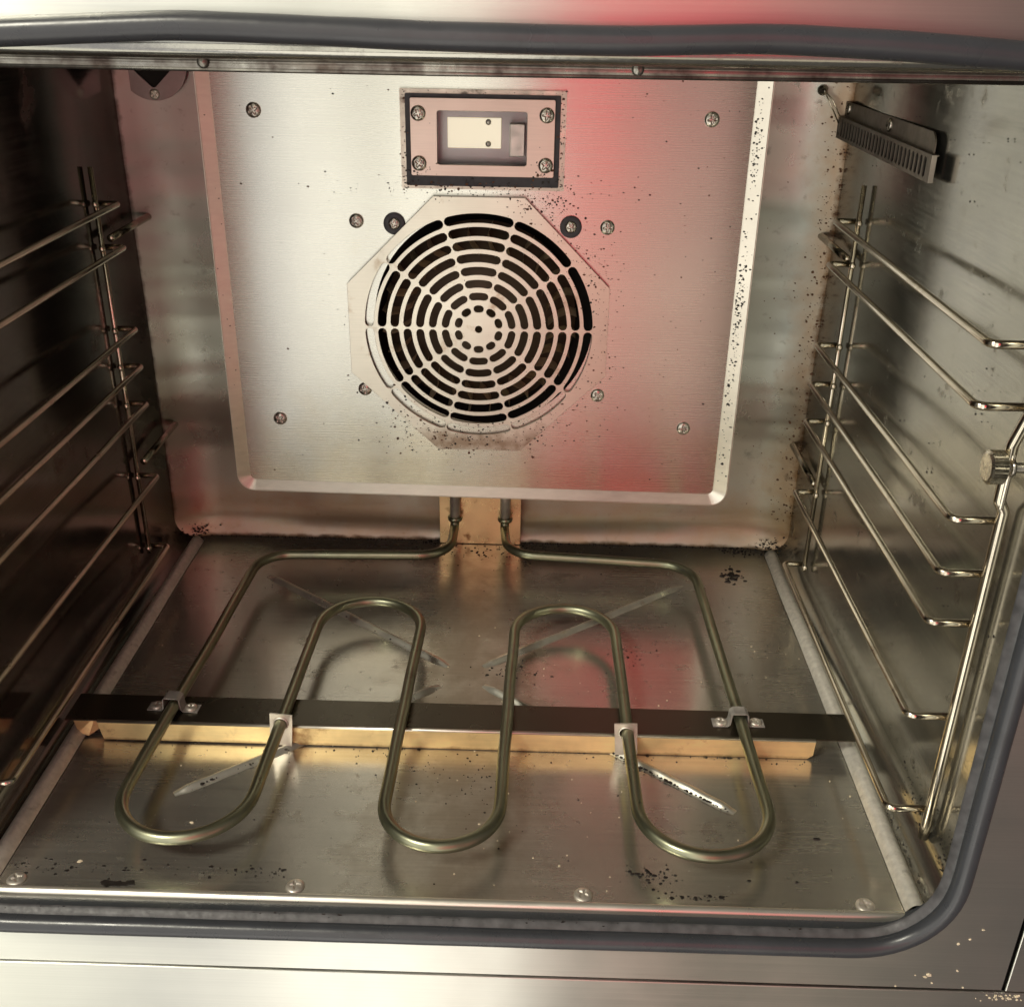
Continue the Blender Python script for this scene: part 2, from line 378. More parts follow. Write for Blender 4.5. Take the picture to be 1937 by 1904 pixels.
nu = 70
vv = [floor_pt(i / nu, j) for j in range(len(prof)) for i in range(nu + 1)]
ff = [(j * (nu + 1) + i, j * (nu + 1) + i + 1, (j + 1) * (nu + 1) + i + 1, (j + 1) * (nu + 1) + i)[::-1] for j in range(len(prof) - 1) for i in range(nu)]
floor = struct(mesh_obj('floor', vv, ff, 'floor', None, True), 'stained steel floor plate of the oven with a bright rolled front edge')
lp_ = [(-.3996, .0010), (-.3999, .0014)] + [(-.4003 - .0040 * math.sin(a), -.0026 + .0040 * math.cos(a)) for a in [math.pi / 2 * k / 8 for k in range(0, 9)]] + [(-.4043, -.012)]
mesh_obj('front_lip', [(x, y, z) for y, z in lp_ for x in (fx0, fx1 + .004)], [(2 * i, 2 * i + 1, 2 * i + 3, 2 * i + 2)[::-1] for i in range(len(lp_) - 1)], 'lip', floor, True)
# pressed ribs of the floor
def fz0(x, y): return 0.0012 * noise.noise(Vector((x * 5, y * 5, 1.3)))
def rib(a, b, wd=.0046, h=.0030):
    a, b = Vector((*a, 0)), Vector((*b, 0)); d = (b - a); Ln = d.length; d.normalize(); n = Vector((-d.y, d.x, 0))
    vv, ff = [], []; nl, nc = 44, 12
    for i in range(nl + 1):
        s = i / nl * Ln; e = min(s, Ln - s)
        q_ = min(1, e / (wd * 2.2)); k = q_ * q_ * (3 - 2 * q_)
        for j in range(nc + 1):
            t = -1 + 2 * j / nc
            p = a + d * s + n * t * wd * (.55 + .45 * k)
            vv.append((p.x, p.y, .0001 + fz0(p.x, p.y) + h * k * (0.5 + 0.5 * math.cos(math.pi * t)) + .0004 * k * noise.noise(p * 120)))
    for i in range(nl):
        for j in range(nc): ff.append((i * (nc + 1) + j, i * (nc + 1) + j + 1, (i + 1) * (nc + 1) + j + 1, (i + 1) * (nc + 1) + j)[::-1])
    return mesh_obj('rib', vv, ff, 'ribmetal', floor, True)
rib((-.194, -.0245), (-.018, -.161)); rib((.1855, -.024), (.010, -.160)); rib((-.022, -.187), (-.190, -.316)); rib((.0115, -.185), (.185, -.319))
for x, y in ((-.261, -.3945), (-.092, -.3935), (.0816, -.3935), (.2499, -.3950)): screw('floor', (x, y, .0002), (0, 0, 1), floor)
# side walls with a rounded foot
def side_wall(name, left, label):
    prof = []
    for k in range(11):
        a = math.pi / 2 * k / 10; prof.append((FR - FR * math.sin(a), FR - FR * math.cos(a)))
    prof = [(p[0], p[1]) for p in prof]
    nz = 30; prof += [(0, FR + (ZC - FR) * k / nz) for k in range(1, nz + 1)]
    ny = 30; vv = []
    for j, (dx, z) in enumerate(prof):
        for i in range(ny + 1):
            y = YB + .004 - (YB + .004 - YF) * i / ny
            xw = XL + dx + (.0030 * math.exp(-((y + .05) / .07) ** 2) if left else 0) if left else xright(y) - dx
            bulge = .0014 * noise.noise(Vector((y * 5, z * 5, 4.0 if left else 9.0))) * min(1, j / 12)
            vv.append((xw + bulge, y, z + .0003 * (j < 11)))
    ff = [(j * (ny + 1) + i, j * (ny + 1) + i + 1, (j + 1) * (ny + 1) + i + 1, (j + 1) * (ny + 1) + i) for j in range(len(prof) - 1) for i in range(ny)]
    if not left: ff = [f[::-1] for f in ff]
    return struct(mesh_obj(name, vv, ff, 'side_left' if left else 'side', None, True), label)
wl = side_wall('wall_left', True, 'stained steel left wall of the oven with rounded foot, darkened for shade and soot')
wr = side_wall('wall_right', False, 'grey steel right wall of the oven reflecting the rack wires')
def edge_strip(par, x0, x1):
    vv, ff = [], []; nl, nc = 60, 10; hw = .0066
    for i in range(nl + 1):
        t = i / nl; y = .046 - t * .4455; x = x0 + (x1 - x0) * t + .0006 * noise.noise(Vector((y * 12, x0, 0)))
        k = math.sqrt(max(0, 1 - (1 - min(1, t * 45)) ** 2)) if t < .03 else 1
        for j in range(nc + 1):
            q = -1 + 2 * j / nc
            vv.append((x + q * hw * max(k, .05), y, .0006 + .0058 * k * (1 - abs(q) ** 2.2)))
    for i in range(nl):
        for j in range(nc): ff.append((i * (nc + 1) + j, i * (nc + 1) + j + 1, (i + 1) * (nc + 1) + j + 1, (i + 1) * (nc + 1) + j)[::-1])
    return mesh_obj('edge_strip', vv, ff, 'galv', par, True)
edge_strip(wl, -.2790, -.2785); edge_strip(wr, .2785, .2790)
# back wall, pressed forward along its bottom and sides
def back_pt(u, v):
    x = XL - .002 + (XR - XL + .004) * u; z = -.0004 + (ZC + .002) * v ** 1.35
    dx = min(x - XL, XR - x); r = .050
    ex = max(0, 1 - max(dx, 0) / r); ez = max(0, 1 - z / .034)
    y = YB + .002 - .009 * ez ** 2 - .016 * ex ** 2.2 + .0011 * noise.noise(Vector((x * 6, z * 9, 2)))
    return (x, y, z)
wb = struct(grid('wall_back', back_pt, 90, 90, 'back'), 'steel back wall of the oven behind the fan baffle, grimy below and right, left edge darkened for a reflection')
ceil = struct(box('ceiling', (XL - .004, YF + .004, ZC), (XR + .012, YB + .01, ZC + .002), 'side', bev=0), 'steel ceiling of the oven')
box('shell_floor', (XL - .01, YF + .002, -.016), (XR + .018, YB + .02, -.014), 'void', floor, bev=0)

# front frame: face with rounded opening, returns
yface = -.414
OX0, OX1, OZ0, OZ1, OR = -.3150, .2935, -.0030, .4645, .040
opening = arc_path([(OX0, OZ0, OR), (OX1, OZ0, OR), (OX1, OZ1, OR), (OX0, OZ1, OR)], 14)
ff_ = plate_with_holes('front_frame', [[(-.352, -.0452), (.3330, -.0452), (.3330, .66), (-.352, .66)], opening], .0012, 'frame', None, yface)
struct(ff_, 'brushed steel front face of the oven around the cavity opening')
vv = []
for (x, z) in opening: vv += [(x, yface + .0005, z), (x, YF + .004, z)]
n = len(opening); 
mesh_obj('opening_return', vv, [(2 * i, 2 * i + 1, (2 * ((i + 1) % n)) + 1, 2 * ((i + 1) % n)) for i in range(n)], 'rubber', ff_, True)
lower = struct(box('lower_front_panel', (-.40, -.4150, -.20), (.40, -.4125, -.0466), 'frame', None, .0006), 'pale brushed steel panel below the seam at the bottom edge')
rightp = struct(box('right_front_panel', (.3350, -.4150, -.0452), (.48, -.4125, .66), 'frame', None, .0006), 'narrow steel panel right of the vertical seam')
struct(box('front_backing', (-.40, -.4085, -.20), (.48, -.4075, -.0120), 'void', None, 0), 'black sheet giving the front seams their shade')
struct(box('front_backing', (.3060, -.4085, -.0110), (.48, -.4075, .66), 'void', None, 0), 'black sheet giving the right seam its shade')
# ceiling flange with rolled edge and rivets
fold = [(-.4150, .4672), (-.4152, .4655), (-.4146, .4636), (-.4128, .4622), (-.4100, .4614), (-.4060, .4611), (-.4046, .4606), (-.4044, .4598), (-.4050, .4592), (-.4044, .4586), (-.4046, .4580), (-.4036, .4574), (-.4020, .4576)]
nx_ = 40; vv = []
for y, z in fold:
    for i in range(nx_ + 1):
        x = XL + .01 + (OX1 - .012 - XL - .01) * i / nx_; vv.append((x, y, z + .0003 * noise.noise(Vector((x * 9, z * 90, 0)))))
ffq = [(j * (nx_ + 1) + i, j * (nx_ + 1) + i + 1, (j + 1) * (nx_ + 1) + i + 1, (j + 1) * (nx_ + 1) + i)[::-1] for j in range(len(fold) - 1) for i in range(nx_)]
mesh_obj('rolled_fold', vv, ffq, 'side', ff_, True)
fl = struct(box('ceiling_flange', (XL, -.4035, .4578), (OX1 - .004, -.4020, .4643), 'side', None, .0004), 'narrow steel flange hanging from the front edge of the oven ceiling')
tube('rolled_edge', [(XL, -.4036, .4578), (0, -.4036, .4572), (OX1 - .03, -.4036, .4578)], .0011, 'side', fl, 10)
for x in (-.0919, .0824): lathe('rivet', [(.0026, 0), (.0024, .0008), (.0016, .0014), (.0001, .0017)], 'side', fl, 18, 'y', (x, -.4046, .4600))

# ------------------------------------------------------------------ door gasket
gy = -.4205
GZ = .4722
gp = [(-.3100, -.0070, .048), (.2890, -.0066, .050), (.2890, GZ - .006, .045), (.2270, GZ - .0040, 0), (.180, GZ - .0012, 0), (.130, GZ + .0004, 0), (.078, GZ - .0011, 0), (0, GZ - .0009, 0),
      (-.097, GZ + .0017, 0), (-.165, GZ - .0020, 0), (-.3100, GZ - .006, .045)]
gpath = [Vector((x, gy, z)) for x, z in arc_path(gp, 12)]
gpath = resample(gpath, .006, True)
for it in range(3):
    gpath = [(gpath[i - 1] + gpath[i] * 2 + gpath[(i + 1) % len(gpath)]) / 4 for i in range(len(gpath))]
gas = tag(empty('door_gasket', (0, gy, -.0132)), 'thick grey rubber door gasket running round the mouth of the oven', 'gasket')
def loc_parent(o, par):
    o.parent = par; o.matrix_parent_inverse = Matrix.Translation(par.location).inverted(); return o
def adopt(par, *obs):
    for o in obs: loc_parent(o, par)
gpw = [p + Vector((.0002 * noise.noise(p * 14), 0, .0004 * noise.noise(p * 12 + Vector((5, 0, 0))))) for p in gpath]
g1 = bm_obj('gasket_tube', tube_bm(gpw, .0054, 20, True, wob=.03), 'rubber', None, True)
cen = Vector((-.002, 0, .232))
def inset(p, d):
    q = (cen - p); q.y = 0
    # move along the dominant inward axis so that the strip keeps its width
    ax = Vector((0, 0, 0))
    nx = (abs(p.x - cen.x) / (.291 if p.x > 0 else .308)) ** 8; nz = (abs(p.z - cen.z) / .239) ** 8
    ax = Vector((math.copysign(nx, q.x), 0, math.copysign(nz, q.z))); ax.normalize()
    return p + ax * d
vv = []
for p in gpw:
    a = inset(p, .003); b = inset(p, .0082)
    vv += [(a.x, gy + .0015, a.z), (b.x, gy + .0048, b.z), (b.x, gy + .0066, b.z)]
n = len(gpw); ffc = []
for i in range(n):
    j = (i + 1) % n
    if gpw[i].z > .45: continue
    for k in (0, 1): ffc.append((3 * i + k, 3 * i + k + 1, 3 * j + k + 1, 3 * j + k))
g2 = mesh_obj('gasket_lip', vv, ffc, 'gasket_dirty', None, True)
adopt(gas, g1, g2)
# sealant / rust streak along the right mouth edge
pts = resample([(.2925, -.4065, .03), (.2925, -.4065, .20), (.2925, -.4065, .46)], .004)
pts = [p + Vector((.0006 * noise.noise(p * 60), 0, 0)) for p in pts]
tube('sealant_bead', pts, .0013, 'sealant', ff_, 8, wob=.9)
screw('small', (xright(-.39) - .001, -.3905, .1789), (-1, 0, 0), wr)

# ------------------------------------------------------------------ fan baffle
BA = tag(empty('fan_baffle', (0, 0, .0832)), 'pressed steel fan baffle with sloping edges, octagonal grille and lamp window, on the back wall', 'baffle')
HX, HZ, HRd = 0.0020, 0.2378, 0.0915      # blower hole
A_, ZB, ZT = .2085, .0846, .4570
def tilt(x, z):  # the plate hangs a hair out of level
    return z - x * 0.010
outer = arc_path([(-A_, ZB, .005), (A_, ZB, .005), (A_, ZT, .005), (-A_, ZT, .005)], 6)
outer = [(x, tilt(x, z)) for x, z in outer]
lamp_hole = [(-.0480, .352), (.0490, .352), (.0490, .413), (-.0480, .413)]
p1 = plate_with_holes('baffle_panel', [outer, circle(HX, HZ, HRd, 72), lamp_hole], .0010, 'baffle', None, 0.0)
# sloping edge, folded forward
def off_loop(d):
    r = .005 + d * .9
    L_ = arc_path([(-A_ - d * .95, ZT, 0), (-A_ - d * .95, ZB - d * .80, r), (A_ + d * 1.1, ZB - d * .80, r), (A_ + d * 1.1, ZT, 0)], 8, False)
    return [(x, tilt(x, z)) for x, z in L_]
prof = [(0, 0.0000), (.0003, -.0002), (.0008, -.0005), (.0100, -.0058), (.0103, -.0062), (.0108, -.0062), (.0110, -.0056), (.0016, .0008), (.0, .0011)]
loops = [[(x, y, z) for x, z in off_loop(d)] for d, y in prof]
nl = len(loops[0]); vv = [p for l in loops for p in l]
ffc = [(a * nl + i, a * nl + i + 1, (a + 1) * nl + i + 1, (a + 1) * nl + i) for a in range(len(prof) - 1) for i in range(nl - 1)]
p2 = mesh_obj('folded_edge', vv, ffc, 'flange', None, False)
adopt(BA, p1, p2)
for (x, z) in ((-.1769, .4012), (.1769, .4005), (-.1769, .1462), (.1769, .1455), (-.1012, .3185), (.1012, .3172), (-.1007, .1754), (.1004, .1743)):
    o = screw('pan', (x, -.0002, z)); loc_parent(o, BA)
for (x, z) in ((-.0705, .3170), (.0718, .3171)):
    a = lathe('washer', [(.0088, .0002), (.0088, .0012), (.0080, .0016), (.0035, .0009)], 'gasket_dark', None, 32, 'y', (x, 0, z)); loc_parent(a, BA)
    o = screw('pan', (x, -.0010, z), scale=.82); loc_parent(o, BA)
for (x, z) in ((-.19, .11), (.19, .11), (-.19, .43), (.19, .43)):
    o = lathe('spacer', [(.005, -.002), (.005, -.061)], 'screw', None, 16, 'y', (x, 0, z)); loc_parent(o, BA)

# octagonal grille with ten sectors of eight rings of slots
gx, gz = -.0022, .2317
oct_ = [(-.0385, .3395), (.0345, .3395), (.1055, .2685), (.1058, .1930), (.0345, .1225), (-.0375, .1225), (-.1108, .1915), (-.1108, .2680)]
slots = []
for k in range(8):
    ro, ri = .0206 + .0107 * k, .0143 + .0105 * k
    rm, hw = (ro + ri) / 2, (ro - ri) / 2
    g_ = (.0046 + hw * 2 * .5) / 2
    for s in range(10):
        a0 = math.radians(36 * s) + g_ / rm; a1 = math.radians(36 * s + 36) - g_ / rm
        if k == 0: a0 += .02; a1 -= .02
        lp = []; ns = max(3, int((a1 - a0) * rm / .004)); ne = 5
        if a1 - a0 < .02: a0 = a1 = (a0 + a1) / 2
        for i in range(ns + 1):
            a = a0 + (a1 - a0) * i / ns; lp.append((ro * math.cos(a), ro * math.sin(a)))
        c = (rm * math.cos(a1), rm * math.sin(a1))
        for i in range(1, ne):
            t = a1 + math.pi * i / ne; lp.append((c[0] + hw * math.cos(t), c[1] + hw * math.sin(t)))
        for i in range(ns + 1):
            a = a1 - (a1 - a0) * i / ns; lp.append((ri * math.cos(a), ri * math.sin(a)))
        c = (rm * math.cos(a0), rm * math.sin(a0))
        for i in range(1, ne):
            t = a0 + math.pi + math.pi * i / ne; lp.append((c[0] + hw * math.cos(t), c[1] + hw * math.sin(t)))
        slots.append([(gx + x, gz + z) for x, z in lp])
slots.append(circle(gx, gz, .0032, 20))
gr = plate_with_holes('fan_grille', [oct_] + slots, .0012, 'grille', None, -.0042, .0002); loc_parent(gr, BA)

# lamp window
LW = empty('lamp_window', (.001, 0, .382)); loc_parent(LW, BA)
def at(o): o.parent = LW; o.matrix_parent_inverse = Matrix.Translation(Vector((.001, 0, .382))).inverted(); return o
def rect(x0, z0, x1, z1, r=.001, s=3): return arc_path([(x0, z0, r), (x1, z0, r), (x1, z1, r), (x0, z1, r)], s)
at(plate_with_holes('outer_frame', [rect(-.0632, .3452, .0650, .4190, .0006), rect(-.0575, .3535, .0590, .4145, .001)], .0022, 'framegrime', None, -.0024))
at(plate_with_holes('window_gasket', [rect(-.0590, .3478, .0605, .4158, .001), rect(-.0535, .3560, .0550, .4100, .001)], .0026, 'gasket_dark', None, -.0042))
cp = plate_with_holes('cover_plate', [rect(-.0548, .3560, .0562, .4128, .0012), rect(-.0346, .3640, .0353, .4042, .0022, 5)], .0014, 'lampplate', None, -.0066, .0002); at(cp)
at(plate_with_holes('cover_skirt', [rect(-.0530, .3575, .0545, .4110, .001), rect(-.0346, .3640, .0353, .4042, .002, 5)], .0045, 'gasket_dark', None, -.0050))
for x in (-.0487, .0500):
    for z in (.4018, .3650): at(screw('pan', (x, -.0064, z), scale=1.0))
at(box('lamp_glass', (-.0340, -.0046, .3646), (.0347, -.0030, .4036), 'glass', None, .0002))
# housing behind the glass
at(box('housing_back', (-.040, .0125, .355), (.041, .0135, .412), 'reflector', None, 0))
at(box('housing_base', (-.0345, -.001, .3592), (.0352, .0125, .3602), 'reflector', None, 0))
at(box('housing_side', (-.0365, -.001, .358), (-.0355, .0125, .411), 'reflector', None, 0))
at(box('housing_side', (.0362, -.001, .358), (.0372, .0125, .411), 'reflector', None, 0))
at(box('lamp_socket', (.0215, .001, .3700), (.0335, .0115, .3945), 'zinc', None, .0008))
at(box('glow_panel', (-.0275, .0105, .3748), (.0145, .0122, .3975), 'glow', None, .0004))
for z in (.3945, .3782): at(lathe('stud', [(.0023, 0), (.0022, .0012), (.0001, .0015)], 'zinc', None, 16, 'y', (.0045, .0104, z)))

# blower behind the baffle
FAN = tag(empty('blower_fan', (HX, .03, HZ - .005)), 'dark blower wheel with upright blades behind the octagonal grille', 'fan')
h = lathe('hub', [(.0001, .006), (.010, .006), (.012, .0), (.020, -.004), (.082, -.010), (.082, -.012), (.0001, -.012)], 'dark', None, 48, 'y', (gx, .020, gz + .002)); loc_parent(h, FAN)
bl = None
for k in range(28):
    a = 2 * math.pi * k / 28
    if bl is None:
        bm = bmesh.new()
        pts = [(.058 + .024 * t, .010 * math.sin(t * 2.2)) for t in [i / 5 for i in range(6)]]
        fr = [bm.verts.new((x, -.018, y)) for x, y in pts]; bk = [bm.verts.new((x, .010, y)) for x, y in pts]
        for i in range(5): bm.faces.new((fr[i], fr[i + 1], bk[i + 1], bk[i]))
        bmesh.ops.solidify(bm, geom=bm.faces[:], thickness=.0008)
        bl = bm_obj('blade', bm, 'blade', None, True); o = bl
    else: o = bl.copy(); C.objects.link(o)
    o.parent = FAN; o.location = (gx - HX, -.008, gz + .002 - (HZ - .005)); o.rotation_euler = (0, -a, 0)
struct(box('fan_recess_shade', (-.150, .0515, .100), (.150, .0525, .35), 'void', None, 0), 'black sheet for the shade behind the blower wheel')

# round cover in the top left corner of the back wall
RC = tag(empty('round_cover', (-.2705, YB - .006, .4300)), 'round steel flange with a dark hole, top left corner of the back wall', 'cover')
ring = plate_with_holes('cover_ring', [circle(0, 0, .0285, 48), arc_path([(-.0165, .02, .004), (-.0165, -.004, .010), (0, -.0195, .003), (.0165, -.004, .010), (.0165, .02, .004)], 6)], .0014, 'covermetal', None, -.0014); ring.parent = RC
hb = lathe('hole', [(.0195, -.0006), (.0001, -.0006)], 'void', None, 32); hb.parent = RC
sc = screw('small', (0, -.0012, -.0235)); sc.parent = RC
# capillary probe in the top right corner
PB = tag(empty('temperature_probe', (.272, YB - .005, .4188)), 'thin probe wire hanging from a stud at the top right of the back wall', 'probe')
o = lathe('stud', [(.0040, 0), (.0040, .002), (.0022, .0035), (.0022, .008), (.0001, .009)], 'screw', None, 20); o.parent = PB
for dx in (0, .0032):
    o = tube('probe_wire', rounded([((0 + dx * .3, -.005, 0), 0), ((.004 + dx, -.010, -.007), .003), ((.0140 + dx, -.010, -.0240), 0)]), .0006, 'wire', PB, 8)

# heater entry plate on the back wall
HP = tag(empty('heater_entry_plate', (-.003, .0585, .0)), 'steel plate, tinted for a yellow reflection, where the heating element enters the back wall', 'plate')
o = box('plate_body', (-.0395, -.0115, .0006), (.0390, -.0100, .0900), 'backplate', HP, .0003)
# ------------------------------------------------------------------ heating element
EZ = .0222
ep = [(-.0275, .0400, 0), (-.0275, -.0165, .030), (-.1985, -.0240, .030), (-.2135, -.3795, .042), (-.1290, -.3795, .0415), (-.1250, -.1005, .0415), (-.0410, -.1005, .0415), (-.0445, -.3795, .0365),
      (.0288, -.3795, .0365), (.0350, -.1040, .0400), (.1155, -.1040, .0400), (.1170, -.3815, .0415), (.2010, -.3815, .0415), (.1930, -.0245, .034), (.0250, -.0120, .030), (.0205, .0400, 0)]
p3 = [(Vector((-.0268, .0400, .0340)), 0)] + [(Vector((x, y, EZ)), r if r else .0100) for x, y, r in ep] + [(Vector((.0212, .0400, .0340)), 0)]
path = rounded(p3, False, 16)
path = resample(path, .006)
for it in range(2): path = [path[0]] + [(path[i - 1] + path[i] * 2 + path[i + 1]) / 4 for i in range(1, len(path) - 1)] + [path[-1]]
path = [p + Vector((.0006 * noise.noise(p * 18), .0005 * noise.noise(p * 15 + Vector((9, 9, 9))), .0005 * noise.noise(p * 9))) for p in path]
HE = tag(bm_obj('heating_element', tube_bm(path, .00425, 18), 'element', None, True), 'olive grey tubular heating element bent into five loops just above the oven floor', 'heating element')

for x in (-.0268, .0212):
    tube('cold_end', [(x, .0400, .0325), (x, .0400, .100)], .0050, 'zinc', HE, 18)
    lathe('collar', [(.0043, 0), (.0066, 0), (.0071, .0012), (.0071, .0028), (.0064, .0040), (.0050, .0042)], 'element', HE, 24, 'z', (x, .0400, .0300))
# support bar under the element
SB = tag(empty('support_bar', (-.003, -.2465, 0)), 'angle bar, top darkened and front yellowed for reflections, crossing the floor beneath the heating element', 'bar')
f1 = box('bar_top', (-.2835, -.2618, .0158), (.2785, -.2312, .0170), 'bar', None, .0004)
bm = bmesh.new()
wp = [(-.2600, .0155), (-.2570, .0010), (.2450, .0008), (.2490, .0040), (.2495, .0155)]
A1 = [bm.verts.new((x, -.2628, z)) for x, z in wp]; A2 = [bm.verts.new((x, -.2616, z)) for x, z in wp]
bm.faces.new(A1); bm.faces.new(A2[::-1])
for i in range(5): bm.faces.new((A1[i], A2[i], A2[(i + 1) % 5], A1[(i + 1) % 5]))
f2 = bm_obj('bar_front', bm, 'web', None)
f3 = tube('bar_fold', [(-.2600, -.2616, .0159), (.2495, -.2616, .0159)], .0013, 'flange', None, 12)
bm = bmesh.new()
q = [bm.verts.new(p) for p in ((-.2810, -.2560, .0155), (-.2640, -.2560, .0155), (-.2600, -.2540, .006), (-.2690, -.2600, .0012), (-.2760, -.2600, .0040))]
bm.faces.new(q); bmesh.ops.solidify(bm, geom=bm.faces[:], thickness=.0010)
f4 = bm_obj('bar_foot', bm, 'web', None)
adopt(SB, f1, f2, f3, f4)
# saddle clamps
def clamp(xc, xcl, label, s):
    cl = tag(empty('pipe_clamp', (xc, -.2460, .0171)), label, 'clamp', 'saddle clamps screwed to the bar')
    w2 = .0046
    prof = [(-.0185, 0), (-.0072, 0), (-.0060, .0015), (-.0054, .0095), (-.0040, .0108), (.0040, .0108), (.0054, .0095), (.0060, .0015), (.0072, 0), (.0185, 0)]
    inn = [(-.0185, -.0008), (-.0080, -.0008), (-.0069, .0010), (-.0063, .0088), (-.0046, .0099), (.0046, .0099), (.0063, .0088), (.0069, .0010), (.0080, -.0008), (.0185, -.0008)]
    bm = bmesh.new(); lay = []
    for yy in (-w2, w2):
        lay.append(([bm.verts.new((x, yy, z + .0010)) for x, z in prof], [bm.verts.new((x, yy, z + .0010)) for x, z in [(q[0], q[1] + .0001) for q in inn]]))
    (oa, ia), (ob, ib) = lay
    for i in range(len(prof) - 1):
        bm.faces.new((oa[i], oa[i + 1], ob[i + 1], ob[i])); bm.faces.new((ia[i], ib[i], ib[i + 1], ia[i + 1]))
        bm.faces.new((oa[i], ia[i], ia[i + 1], oa[i + 1])); bm.faces.new((ob[i], ob[i + 1], ib[i + 1], ib[i]))
    for i in (0, -1): bm.faces.new((oa[i], ob[i], ib[i], ia[i]))
    o = bm_obj('strap', bm, 'clampmetal', cl)
    for dx in (-.0125, .0125): screw('small', (dx, 0, .0014), (0, 0, 1), cl, scale=1.05)
    cl.rotation_euler = (0, 0, math.radians(s))
    return cl
clamp(-.2095, 0, 'left saddle clamp with two screws holding the outer left leg of the heating element', -3)
clamp(.1972, 0, 'right saddle clamp with two screws holding the outer right leg of the heating element', 1)
def support(xc, zc, label, rot):
    sp = tag(empty('support_plate', (xc, -.2662, 0)), label, 'bracket', 'pierced plates on the front of the bar')
    o = plate_with_holes('plate_body', [[(-.0078, .0028), (.0078, .0028), (.0080, .0295), (-.0080, .0295)], circle(0, EZ, .0047, 24)], .0012, 'zinc', sp, 0)
    lathe('hole_rim', [(.0046, .0002), (.0056, .0002), (.0054, .0010), (.0046, .0012)], 'zinc', sp, 24, 'y', (0, 0, EZ))
    sp.rotation_euler = (math.radians(0), math.radians(rot), math.radians(-2))
    return sp
support(-.1288, 0, 'small pierced steel plate around the second leg of the element, left of centre', 4)
support(.1168, 0, 'small pierced steel plate around the element leg, right of centre, leaning left', -4)

# ------------------------------------------------------------------ wire racks
WRr = .0023
rnd0 = random.Random(3)
def rack(name, label, side, zs, xr_, xw_b, xw_f, yb_, yf_, ztop, zbot, ztopf):
    rk = tag(empty(name, (xw_b, yb_, 0)), label, 'wire rack', 'wire shelf racks on the side walls')
    def ad(o): o.parent = rk; o.matrix_parent_inverse = Matrix.Translation(Vector((xw_b, yb_, 0))).inverted(); return o
    ad(tube('rear_post', [(xw_b, yb_ - .004, zbot), (xw_b, yb_ - .004, ztop)], .0020, 'wire', None, 12))
    for z in zs:
        pts = rounded([((xw_b + side * .002, yb_, z), 0), ((xr_, yb_, z), .004), ((xr_, yf_, z - .0004), .005), ((xw_f, yf_, z - .0004), 0)], False, 6)
        pts = resample(pts, .02)
        pts = [p + Vector((.0005 * noise.noise(p * 7), 0, .0005 * noise.noise(p * 6 + Vector((0, 3, 0))))) for p in pts]
        ad(tube('shelf_wire', pts, WRr, 'wire', None, 12))
        wz = z + rnd0.uniform(-.0006, .0006)
        ad(tube('weld_bead', [(xw_b, yb_ - .006, wz - .0028), (xw_b + .0003, yb_ - .0055, wz - .0012), (xw_b, yb_ - .0052, wz + .0010), (xw_b, yb_ - .006, wz + .0026)], [.0012, .0025, .0025, .0012], 'wire', None, 10))
    return rk, ad
zr = [.3329, .3002, .2351, .2020, .1695, .1041, .0332]
zl_ = [.3349, .3016, .2355, .2036, .1707, .1043, .0354]
rk, ad = rack('side_rack', 'bright wire shelf rack with seven rungs on the right wall, held by a thumb screw', 1, zr, .2718, .2888, .2960, -.0365, -.3465, .3600, .0285, .36)
fp = rounded([((.2965, -.3500, .0130), 0), ((.2965, -.3500, .2420), .004), ((.2930, -.3500, .2480), .004), ((.2928, -.3500, .2800), .006), ((.2985, -.3500, .3000), .006), ((.2985, -.3500, .4000), 0)], False, 6)
ad(tube('front_post', resample(fp, .01), .0032, 'wire', None, 14))
ad(box('flat_tab', (.2922, -.3535, .2440), (.2950, -.3465, .2760), 'wire', None, .0009))
TS = tag(empty('thumb_screw', (.2890, -.3535, .2690)), 'knurled brass coloured thumb screw clamping the right rack', 'thumb screw')
bm = bmesh.new(); sg = 64; prs = [(.0001, -.0088), (.0070, -.0088), (.0080, -.0084), (.0088, -.0078), (.0088, -.0006), (.0080, .0), (.0001, .0)]
V = []
for r, x in prs:
    V.append([bm.verts.new((x, (r + (.00028 if (k % 2 and r > .0085) else 0)) * math.cos(2 * math.pi * k / sg), (r + (.00028 if (k % 2 and r > .0085) else 0)) * math.sin(2 * math.pi * k / sg))) for k in range(sg)])
for i in range(len(V) - 1):
    for k in range(sg): bm.faces.new((V[i][k], V[i][(k + 1) % sg], V[i + 1][(k + 1) % sg], V[i + 1][k]))
bm_obj('knurled_knob', bm, 'knurl', TS)
o = lathe('shank', [(.0028, -.014), (.0028, .0)], 'screw', TS, 16, 'x')
o.rotation_euler = (0, 0, 0)
o = lathe('collar', [(.0001, -.0052), (.0048, -.0052), (.0048, -.0032), (.0001, -.0032)], 'screw', TS, 20, 'x')

rk2, ad2 = rack('side_rack', 'dark wire shelf rack with seven rungs hung on the shaded left wall', -1, zl_, -.2787, -.2948, -.2960, -.0365, -.3495, .3625, .0300, .36)
ad2(tube('front_post', [(-.2960, -.353, .015), (-.2960, -.353, .40)], .0032, 'wire', None, 14))
# pegs on which the racks hang
for (x, z, lab) in ((.2872, .3030, 'upper steel peg the right rack hangs on'), (.2885, .1100, 'lower steel peg behind the right rack'), (-.2900, .3078, 'upper steel peg the left rack hangs on'), (-.2905, .1165, 'lower steel peg behind the left rack')):
    p = tube('rack_peg', [(x, .058, z), (x, -.034, z)], .0030, 'wire', None, 12); tag(p, lab, 'peg', 'pegs the racks hang on')

